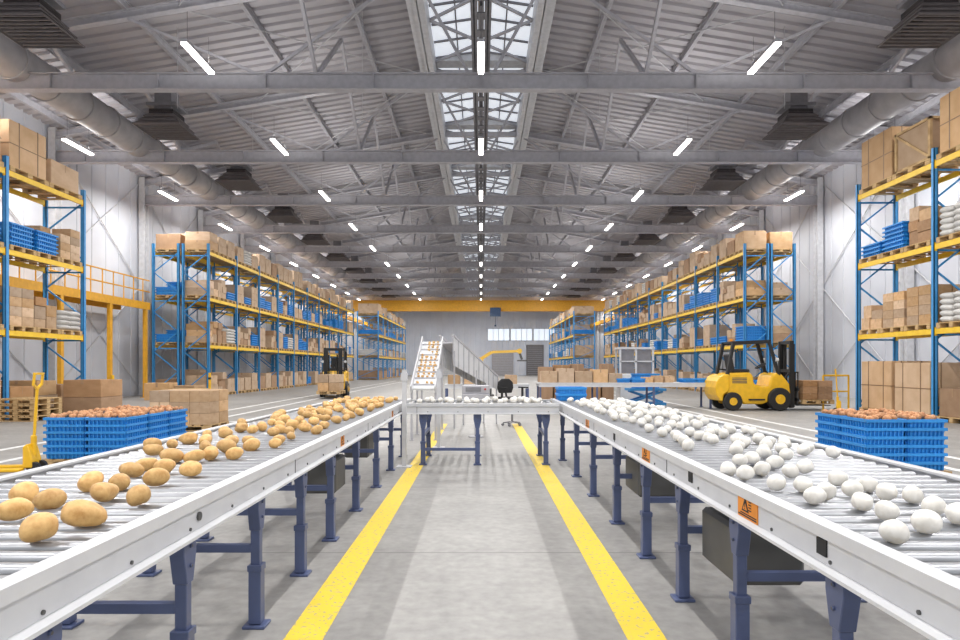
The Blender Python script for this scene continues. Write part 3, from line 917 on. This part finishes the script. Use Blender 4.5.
# =============================================================== MACHINES
def forklift(loc, rot, label):
    r = root('forklift', loc, label, 'forklift', 'forklifts', rot=(0, 0, rot))
    mb = MB()
    mb.prism([(-1.0,0.3),(-1.05,0.7),(-1.05,1.05),(-0.95,1.18),(-0.3,1.2),(-0.2,1.1),(-0.16,0.84),(0.1,0.74),(0.3,0.76),(0.38,1.1),(0.55,1.2),(0.72,1.12),(0.94,0.85),(0.98,0.55),(0.98,0.3),(0.3,0.28),(0.1,0.2),(-0.5,0.2),(-0.6,0.34)], 'y', -0.5, 0.5)
    mb.obj('body', ['fyel'], parent=r, bevel=0.05, seg=2)
    mb = MB()
    pts = [(-0.96,0.62),(-0.96,1.14),(-1.12,1.14),(-1.26,1.06),(-1.36,0.92),(-1.4,0.72),(-1.36,0.48),(-1.24,0.3),(-1.16,0.3),(-1.14,0.5)]
    mb.prism(pts, 'y', -0.55, 0.55); mb.obj('counterweight', ['fyel'], parent=r, bevel=0.07, seg=3)
    for s in (-1, 1):
        mb = MB(); mb.box(-0.35, s*0.5-0.06, 0.32, 0.15, s*0.5+0.06, 0.37); mb.obj('step', ['black'], parent=r)
    mb = MB()
    for q in range(4): mb.box(-0.86, -0.512, 0.86+q*0.05, -0.4, 0.512, 0.885+q*0.05)
    mb.obj('grille', ['dark'], parent=r)
    mb = MB()
    for s in (-1, 1):
        mb.beam((-1.0, s*0.45, 1.1), (-0.8, s*0.43, 2.12), 0.09, 0.11); mb.beam((0.62, s*0.46, 1.1), (0.32, s*0.43, 2.18), 0.08, 0.09)
        mb.beam((-0.84, s*0.43, 2.12), (0.38, s*0.43, 2.18), 0.09, 0.1)
        mb.beam((-0.95, s*0.44, 1.3), (-0.3, s*0.44, 1.22), 0.04, 0.05)
    for k in range(7):
        x = -0.78+k*0.18; mb.box(x-0.03, -0.44, 2.12, x+0.03, 0.44, 2.18)
    mb.obj('overhead_guard', ['black'], parent=r)
    mb = MB(); mb.box(-0.75, -0.24, 1.18, -0.2, 0.24, 1.3); mb.beam((-0.72, 0, 1.26), (-0.82, 0, 1.78), 0.46, 0.12, up=(1, 0, 0)); mb.obj('seat', ['black'], parent=r, bevel=0.03)
    mb = MB(); mb.torus((0, 0, 0), 0.17, 0.018, 'z'); mb.cyl((0, 0, 0), (0.12, 0, -0.36), 0.02, 8); mb.box(-0.16, -0.015, -0.01, 0.16, 0.015, 0.01)
    mb.obj('steering_wheel', ['black'], parent=r, loc=(0.24, 0, 1.4), rot=(0, -0.5, 0))
    mb = MB(); mb.cyl((-0.7, 0, 2.17), (-0.7, 0, 2.27), 0.05, 12); mb.obj('beacon', ['orange'], parent=r)
    for (x, rr, w) in ((0.6, 0.36, 0.24), (-0.86, 0.29, 0.2)):
        for s in (-1, 1):
            mb = MB(); mb.cyl((0, -w/2, 0), (0, w/2, 0), rr, 28)
            wo = mb.obj('wheel', ['black'], parent=r, loc=(x, s*0.5, rr), bevel=0.025, smooth=True)
            mb = MB(); mb.cyl((0, -w/2-0.012, 0), (0, w/2+0.012, 0), rr*0.42, 20); mb.cyl((0, -w/2-0.03, 0), (0, w/2+0.03, 0), rr*0.16, 12); mb.obj('hub', ['fyel'], parent=wo)
    mb = MB()
    for s in (-1, 1):
        mb.box(1.0, s*0.36-0.05, 0.08, 1.12, s*0.36+0.05, 2.2); mb.box(1.12, s*0.27-0.04, 0.1, 1.2, s*0.27+0.04, 2.1)
        mb.cyl((1.1, s*0.18, 0.2), (1.1, s*0.18, 1.9), 0.035, 10)
        mb.beam((0.7, s*0.3, 0.75), (1.02, s*0.34, 1.2), 0.05, 0.05)
    for z in (0.3, 1.2, 2.1): mb.box(1.02, -0.36, z, 1.1, 0.36, z+0.1)
    mb.obj('mast', ['black'], parent=r)
    mb = MB()
    for z in (0.3, 0.62): mb.box(1.2, -0.5, z, 1.25, 0.5, z+0.09)
    for k in range(6): mb.box(1.21, -0.45+k*0.18-0.015, 0.6, 1.24, -0.45+k*0.18+0.015, 1.2)
    mb.box(1.21, -0.47, 1.18, 1.24, 0.47, 1.22); mb.obj('carriage', ['black'], parent=r)
    for s in (-1, 1):
        mb = MB(); mb.box(1.25, s*0.28-0.06, 0.14, 1.3, s*0.28+0.06, 0.75); mb.prism([(1.25, 0.14), (1.25, 0.19), (2.3, 0.165), (2.35, 0.14)], 'y', s*0.28-0.06, s*0.28+0.06); mb.obj('fork', ['dark'], parent=r)
        mb = MB(); mb.cyl((0.5, s*0.5, 1.6), (0.58, s*0.5, 1.6), 0.06, 12); mb.obj('headlight', ['white'], parent=r)
    return r
forklift((8.75, 20.6, 0), 0.0, 'yellow counterbalance forklift with black mast carrying a loaded pallet')
forklift((-6.75, 29.6, 0), -math.pi/2+0.15, 'yellow forklift with black mast driving down the aisle with cartons')
pallets.append(((10.6, 20.6, 0.2), (1.0, 1.0, 0.14), 0))
for k in range(3): 
    boxes.append(((10.37, 20.6, 0.345+k*0.2), (0.46, 0.9, 0.195), 0, 2)); boxes.append(((10.85, 20.6, 0.345+k*0.2), (0.44, 0.9, 0.195), 0, 2))
pallets.append(((-6.48, 27.68, 0.2), (1.0, 1.1, 0.14), 0)) 
for k in range(2): boxes.append(((-6.72, 27.68, 0.345+k*0.35), (0.46, 0.9, 0.34), 0)); boxes.append(((-6.25, 27.68, 0.345+k*0.35), (0.44, 0.9, 0.34), 0))

def pallet_jack(loc, rot):
    r = root('pallet_jack', loc, 'yellow hand pallet jack with long upright handle', 'pallet jack', 'hand pallet jacks', rot=(0, 0, rot))
    for s in (-1, 1):
        mb = MB(); mb.box(-1.1, s*0.16-0.06, 0.05, 0.0, s*0.16+0.06, 0.09); mb.cyl((-0.98, s*0.16-0.05, 0.04), (-0.98, s*0.16+0.05, 0.04), 0.04, 12); mb.obj('fork', ['fyel'], parent=r, bevel=0.01)
    mb = MB(); mb.prism([(-0.02, 0.08), (-0.02, 0.36), (0.04, 0.4), (0.1, 0.18), (0.1, 0.08)], 'y', -0.12, 0.12); mb.cyl((0.06, 0, 0.12), (0.06, 0, 0.5), 0.035, 14); mb.obj('pump_body', ['fyel'], parent=r, bevel=0.015)
    for s in (-1, 1):
        mb = MB(); mb.cyl((0.1, s*0.08-0.03, 0.08), (0.1, s*0.08+0.03, 0.08), 0.08, 18); mb.obj('wheel', ['black'], parent=r)
    mb = MB(); mb.cyl((0.06, 0, 0.4), (0.1, 0, 1.1), 0.018, 10)
    mb.beam((0.1, 0, 1.1), (0.105, -0.1, 1.16), 0.025, 0.025); mb.beam((0.1, 0, 1.1), (0.105, 0.1, 1.16), 0.025, 0.025)
    mb.beam((0.105, -0.1, 1.15), (0.12, -0.1, 1.3), 0.025, 0.025); mb.beam((0.105, 0.1, 1.15), (0.12, 0.1, 1.3), 0.025, 0.025); mb.beam((0.12, -0.11, 1.3), (0.12, 0.11, 1.3), 0.03, 0.03)
    mb.obj('handle', ['fyel'], parent=r)
    return r
pallet_jack((-5.9, 8.35, 0), 0.15)
pallet_jack((10.6, 18.9, 0), math.pi-0.4)
mb = MB()
for x in (-0.4, 0.4): mb.cyl((x, 0, 0), (x, 0, 1.1), 0.03, 8); mb.box(x-0.08, -0.08, 0, x+0.08, 0.08, 0.015)
mb.cyl((-0.4, 0, 1.1), (0.4, 0, 1.1), 0.03, 8); mb.cyl((-0.4, 0, 0.6), (0.4, 0, 0.6), 0.025, 8)
info(mb.obj('guard_rail', ['fyel'], loc=(11.2, 20.2, 0)), 'yellow tubular steel guard rail beside the rack', 'guard rail')

r = root('office_chair', (0.73, 15.0, 0), 'black office swivel chair on castors', 'chair', rot=(0, 0, 0.6))
mb = MB()
for k in range(5):
    a = k*2*math.pi/5; mb.beam((0, 0, 0.1), (0.22*math.cos(a), 0.22*math.sin(a), 0.07), 0.035, 0.025); mb.cyl((0.22*math.cos(a), 0.22*math.sin(a)-0.02, 0.03), (0.22*math.cos(a), 0.22*math.sin(a)+0.02, 0.03), 0.03, 10)
mb.cyl((0, 0, 0.08), (0, 0, 0.6), 0.025, 10); mb.obj('base', ['steel_d'], parent=r)
mb = MB(); mb.box(-0.25, -0.25, 0.58, 0.25, 0.25, 0.68); mb.obj('seat', ['black'], parent=r, bevel=0.03, seg=2)
mb = MB(); mb.prism([(-0.18, 0.76), (0.18, 0.76), (0.23, 0.88), (0.21, 1.02), (0.1, 1.1), (-0.1, 1.1), (-0.21, 1.02), (-0.23, 0.88)], 'y', 0.24, 0.3); mb.beam((0, 0.2, 0.62), (0, 0.28, 0.85), 0.06, 0.03, up=(0, 1, 0)); mb.obj('backrest', ['black'], parent=r, bevel=0.015)
for s in (-1, 1):
    mb = MB(); mb.box(s*0.3-0.03, -0.2, 0.88, s*0.3+0.03, 0.12, 0.91); mb.box(s*0.3-0.015, -0.03, 0.62, s*0.3+0.015, 0.02, 0.89); mb.obj('armrest', ['black'], parent=r)
r = root('control_desk', (-0.1, 12.6, 0), 'grey control console beside the office chair', 'control desk')
mb = MB(); mb.box(-0.27, -0.25, 0.7, 0.27, 0.25, 0.86); mb.box(-0.27, -0.2, 0.86, 0.27, 0.22, 1.02); mb.obj('console', ['steel'], parent=r, bevel=0.01)
mb = MB(); mb.cyl((0, 0, 0), (0, 0, 0.72), 0.03, 12); mb.cyl((0, 0, 0), (0, 0, 0.02), 0.15, 18); mb.obj('pedestal', ['steel'], parent=r)
mb = MB(); mb.box(-0.2, -0.21, 0.9, 0.1, -0.198, 0.99); mb.obj('screen', ['steel_d'], parent=r)
mb = MB(); mb.cyl((0.18, -0.22, 0.95), (0.18, -0.195, 0.95), 0.02, 10); mb.obj('stop_button', ['red'], parent=r)

r = root('robot_arm', (0.2, 30, 0), 'yellow articulated industrial robot arm', 'robot arm')
mb = MB(); mb.cyl((0, 0, 0), (0, 0, 0.7), 0.3, 20); mb.cyl((0, 0, 0.7), (0, 0, 1.0), 0.22, 20); mb.box(-0.4, -0.4, 0, 0.4, 0.4, 0.08); mb.obj('base', ['dark'], parent=r)
mb = MB(); mb.cyl((0, -0.18, 1.05), (0, 0.18, 1.05), 0.18, 18); mb.beam((0, 0, 1.05), (-0.25, 0, 1.65), 0.17, 0.17, up=(1, 0, 0)); mb.cyl((-0.25, -0.15, 1.65), (-0.25, 0.15, 1.65), 0.16, 18); mb.obj('lower_arm', ['ryel'], parent=r)
mb = MB(); mb.beam((-0.25, 0, 1.7), (0.3, 0, 2.05), 0.14, 0.15); mb.beam((0.3, 0, 2.05), (1.6, 0, 2.1), 0.12, 0.12); mb.cyl((1.6, -0.1, 2.1), (1.6, 0.1, 2.1), 0.12, 16); mb.obj('upper_arm', ['ryel'], parent=r)
mb = MB(); mb.beam((1.6, 0, 2.05), (1.72, 0, 1.7), 0.1, 0.1, up=(1, 0, 0)); mb.box(1.5, -0.25, 1.62, 1.95, 0.25, 1.68); mb.obj('gripper', ['dark'], parent=r)

def table(x0, x1, y, h, d, label):
    r = root('packing_table', ((x0+x1)/2, y, 0), label, 'packing table', 'packing tables')
    w = x1-x0
    mb = MB(); mb.box(-w/2, -d/2, h-0.05, w/2, d/2, h); mb.box(-w/2, -d/2, h-0.14, w/2, -d/2+0.03, h-0.04); mb.box(-w/2, d/2-0.03, h-0.14, w/2, d/2, h-0.04); mb.obj('table_top', ['rail'], parent=r)
    n = max(2, int(w/1.6)+1)
    lm = MB(); lm.box(-0.03, -0.03, 0, 0.03, 0.03, h-0.14); lm.box(-0.06, -0.06, 0, 0.06, 0.06, 0.015); lme = lm.mesh('leg', ['leg'])
    for i in range(n):
        for s in (-1, 1): place('leg', lme, parent=r, loc=(-w/2+0.05+i*(w-0.1)/(n-1), s*(d/2-0.05), 0))
table(1.9, 7.6, 21.5, 0.85, 1.0, 'long white packing table with cartons on top')
table(-1.2, 1.6, 21.5, 0.8, 0.8, 'white packing table behind the robot cell')
xx = 2.0
while xx < 4.3:
    w = R.uniform(0.35, 0.6); boxes.append(((xx+w/2, 21.5, 0.85), (w, 0.7, R.uniform(0.3, 0.5)), 0)); xx += w+0.03
xx = 2.2
while xx < 4.9:
    w = R.uniform(0.4, 0.6); boxes.append(((xx+w/2, 24.5, 0.0), (w, 0.7, R.uniform(1.15, 1.5)), 0, 2)); xx += w+0.06
for x in (4.7, 5.2, 6.9, 7.35): crates.append(((x, 21.4, 0.851), (0.45, 0.6, 0.14), 0))
xx = 5.6
while xx < 6.5: boxes.append(((xx, 21.6, 0.85), (0.3, 0.5, R.uniform(0.15, 0.3)), 0)); xx += 0.34
for x in (-0.9, -0.4, 1.0): boxes.append(((x, 21.5, 0.8), (0.4, 0.5, 0.3), 0))
r = root('sorting_machine', (5.95, 24.8, 0), 'white sorting machine with framed glass panels', 'machine')
mb = MB(); mb.box(-0.65, -0.4, 0, 0.65, 0.4, 1.1); mb.obj('body', ['white'], parent=r, bevel=0.02)
mb = MB()
for x in (-0.65, -0.05, 0.6):
    for yy in (-0.38, 0.38): mb.box(x-0.02, yy-0.02, 1.1, x+0.05, yy+0.02, 2.05)
mb.box(-0.68, -0.42, 2.05, 0.68, 0.42, 2.12); mb.box(-0.66, -0.4, 1.55, 0.66, -0.37, 1.6); mb.obj('frame', ['frame_w'], parent=r)
for a, b_ in ((-0.6, -0.1), (0.0, 0.56)):
    mb = MB(); mb.box(a, -0.36, 1.12, b_, -0.34, 2.02); mb.obj('glass_panel', ['steel_d'], parent=r)
r = root('scissor_lift_table', (5.9, 23.0, 0), 'blue scissor lift table with stacked blue trays', 'lift table')
mb = MB(); mb.box(-0.65, -0.4, 0, 0.65, 0.4, 0.1); mb.obj('base', ['blue'], parent=r)
for yy in (-0.3, 0.3):
    mb = MB(); mb.beam((-0.55, yy, 0.12), (0.55, yy, 0.5), 0.04, 0.07); mb.beam((0.55, yy, 0.12), (-0.55, yy, 0.5), 0.04, 0.07)
    mb.obj('scissor_arms', ['blue'], parent=r)
mb = MB(); mb.box(-0.65, -0.4, 0.52, 0.65, 0.4, 0.6); mb.obj('platform', ['blue'], parent=r)
for k in range(4): crates.append(((5.9, 23.0, 0.601+k*0.13), (0.9, 0.6, 0.14), 0))

r = root('mezzanine_walkway', (-15.4, 13, 0), 'yellow steel mezzanine walkway with handrail on posts', 'walkway')
L_ = 15.6
mb = MB(); mb.box(-0.7, 0, 4.1, 0.6, L_, 4.16); mb.box(0.55, 0, 3.9, 0.62, L_, 4.22); mb.box(-0.75, 0, 3.9, -0.68, L_, 4.22)
mb.obj('deck', ['dyel'], parent=r)
mb = MB()
for z in (4.7, 5.2): mb.cyl((0.58, 0, z), (0.58, L_, z), 0.03, 8)
y = 0.05
while y < L_:
    mb.cyl((0.58, y, 4.2), (0.58, y, 5.2), 0.025, 6); y += 0.75
mb.obj('handrail', ['dyel'], parent=r)
for y in (3.2, 6.4, 9.6, 12.6, 15.3):
    mb = MB(); mb.box(0.48, y-0.08, 0, 0.62, y+0.08, 3.9); mb.box(0.4, y-0.16, 0, 0.7, y+0.16, 0.02); mb.obj('post', ['dyel'], parent=r)
mb = MB(); mb.cyl((0, 0, 0), (0, 0, 1.1), 0.06, 14, 0); mb.cyl((0, 0, 0), (0, 0, 0.02), 0.12, 14, 0); mb.cyl((0, 0, 0.8), (0, 0, 0.9), 0.062, 14, 1)
pme = mb.mesh('bollard', ['fyel', 'black'])
for (x, y) in ((-12.1, 21.0), (-12.0, 28.3), (11.4, 28.2)):
    info(place('bollard', pme, loc=(x, y, 0)), 'yellow rack protection bollard with black band', 'bollard', 'rack bollards')

# =============================================================== FLOOR LINES
def line(x, w, y0, y1, m, label, cat='floor marking', g=None):
    mb = MB(); mb.box(x-w/2, y0, 0.0005, x+w/2, y1, 0.003); o = mb.obj('floor_line', [m]); info(o, label, cat, g)
line(-0.91, 0.2, -1, 15.5, 'paint', 'worn yellow painted aisle line on the concrete', g='yellow aisle lines')
line(0.85, 0.2, -1, 15.5, 'paint', 'worn yellow painted aisle line on the concrete', g='yellow aisle lines')
for x in (-7.0, 6.4, 7.2, -8.0): line(x, 0.14, 2, 60, 'lane', 'white painted traffic line on the concrete', g='white traffic lines')
mb = MB(); mb.box(-6.9, 16.0, 0.0005, -2.6, 16.14, 0.003); info(mb.obj('floor_line', ['lane']), 'white painted cross line on the concrete', 'floor marking', 'white traffic lines')
mb = MB(); mb.box(2.6, 17.0, 0.0005, 6.3, 17.14, 0.003); info(mb.obj('floor_line', ['lane']), 'white painted cross line on the concrete', 'floor marking', 'white traffic lines')

def emit(lst, mes, name, label_near, label_floor, cat, group, cap=300):
    lst.sort(key=lambda p: p[0][1]**2+p[0][0]**2)
    rest = []
    for i, it in enumerate(lst):
        loc, scl, rz = it[0], it[1], it[2]
        t = it[3] if len(it) > 3 else 0
        me = mes[t]
        if i < cap:
            o = place(name, me, loc=loc, rot=(0, 0, rz), scale=scl)
            lab = label_floor if (loc[2] < 1.2 and abs(loc[0]) < 11.3) else label_near
            if name == 'cardboard_box' and t == 1: lab = 'large strapped brown cardboard carton on a wooden pallet'
            info(o, lab, cat, group)
        else:
            rest.append((me, Matrix.Translation(loc) @ Euler((0, 0, rz)).to_matrix().to_4x4() @ Matrix.Diagonal((*scl, 1))))
    if rest: joined(name, rest, 'many a ' + label_near, cat, group)
emit(boxes, box_me, 'cardboard_box', 'sealed brown cardboard carton stored on a pallet rack', 'sealed brown cardboard carton stacked on the warehouse floor', 'box', 'cardboard cartons')
emit(pallets, [pal_me], 'wooden_pallet', 'slatted wooden pallet under goods on a rack', 'slatted wooden pallet standing on the floor', 'pallet', 'wooden pallets')
emit(crates, [crate_me], 'plastic_crate', 'shallow blue plastic crate stacked on a pallet rack', 'shallow blue plastic crate in a nested stack', 'crate', 'blue plastic crates')
emit(sacks, [sack_me], 'sack', 'white filled sack stacked on a pallet rack', 'white filled sack', 'sack', 'white sacks')
emit(wcr, [wcr_me], 'wooden_crate', 'wooden framed crate with diagonal braces on the rack top', 'wooden framed crate', 'crate', 'wooden crates')

# =============================================================== WORLD + CAMERA
w = bpy.data.worlds.new('World'); sc.world = w; w.use_nodes = True
w.node_tree.nodes['Background'].inputs[0].default_value = (0.95, 0.97, 1.0, 1)
w.node_tree.nodes['Background'].inputs[1].default_value = 0.85
sc.view_settings.view_transform = 'Standard'
cam = bpy.data.cameras.new('camera'); co = bpy.data.objects.new('camera', cam); COL.objects.link(co)
cam.lens = 24; cam.sensor_width = 36; cam.shift_y = 46/960; cam.shift_x = -1/960; cam.clip_end = 400
co.location = (0, 0, 1.4); co.rotation_euler = (math.pi/2, 0, 0)
sc.camera = co
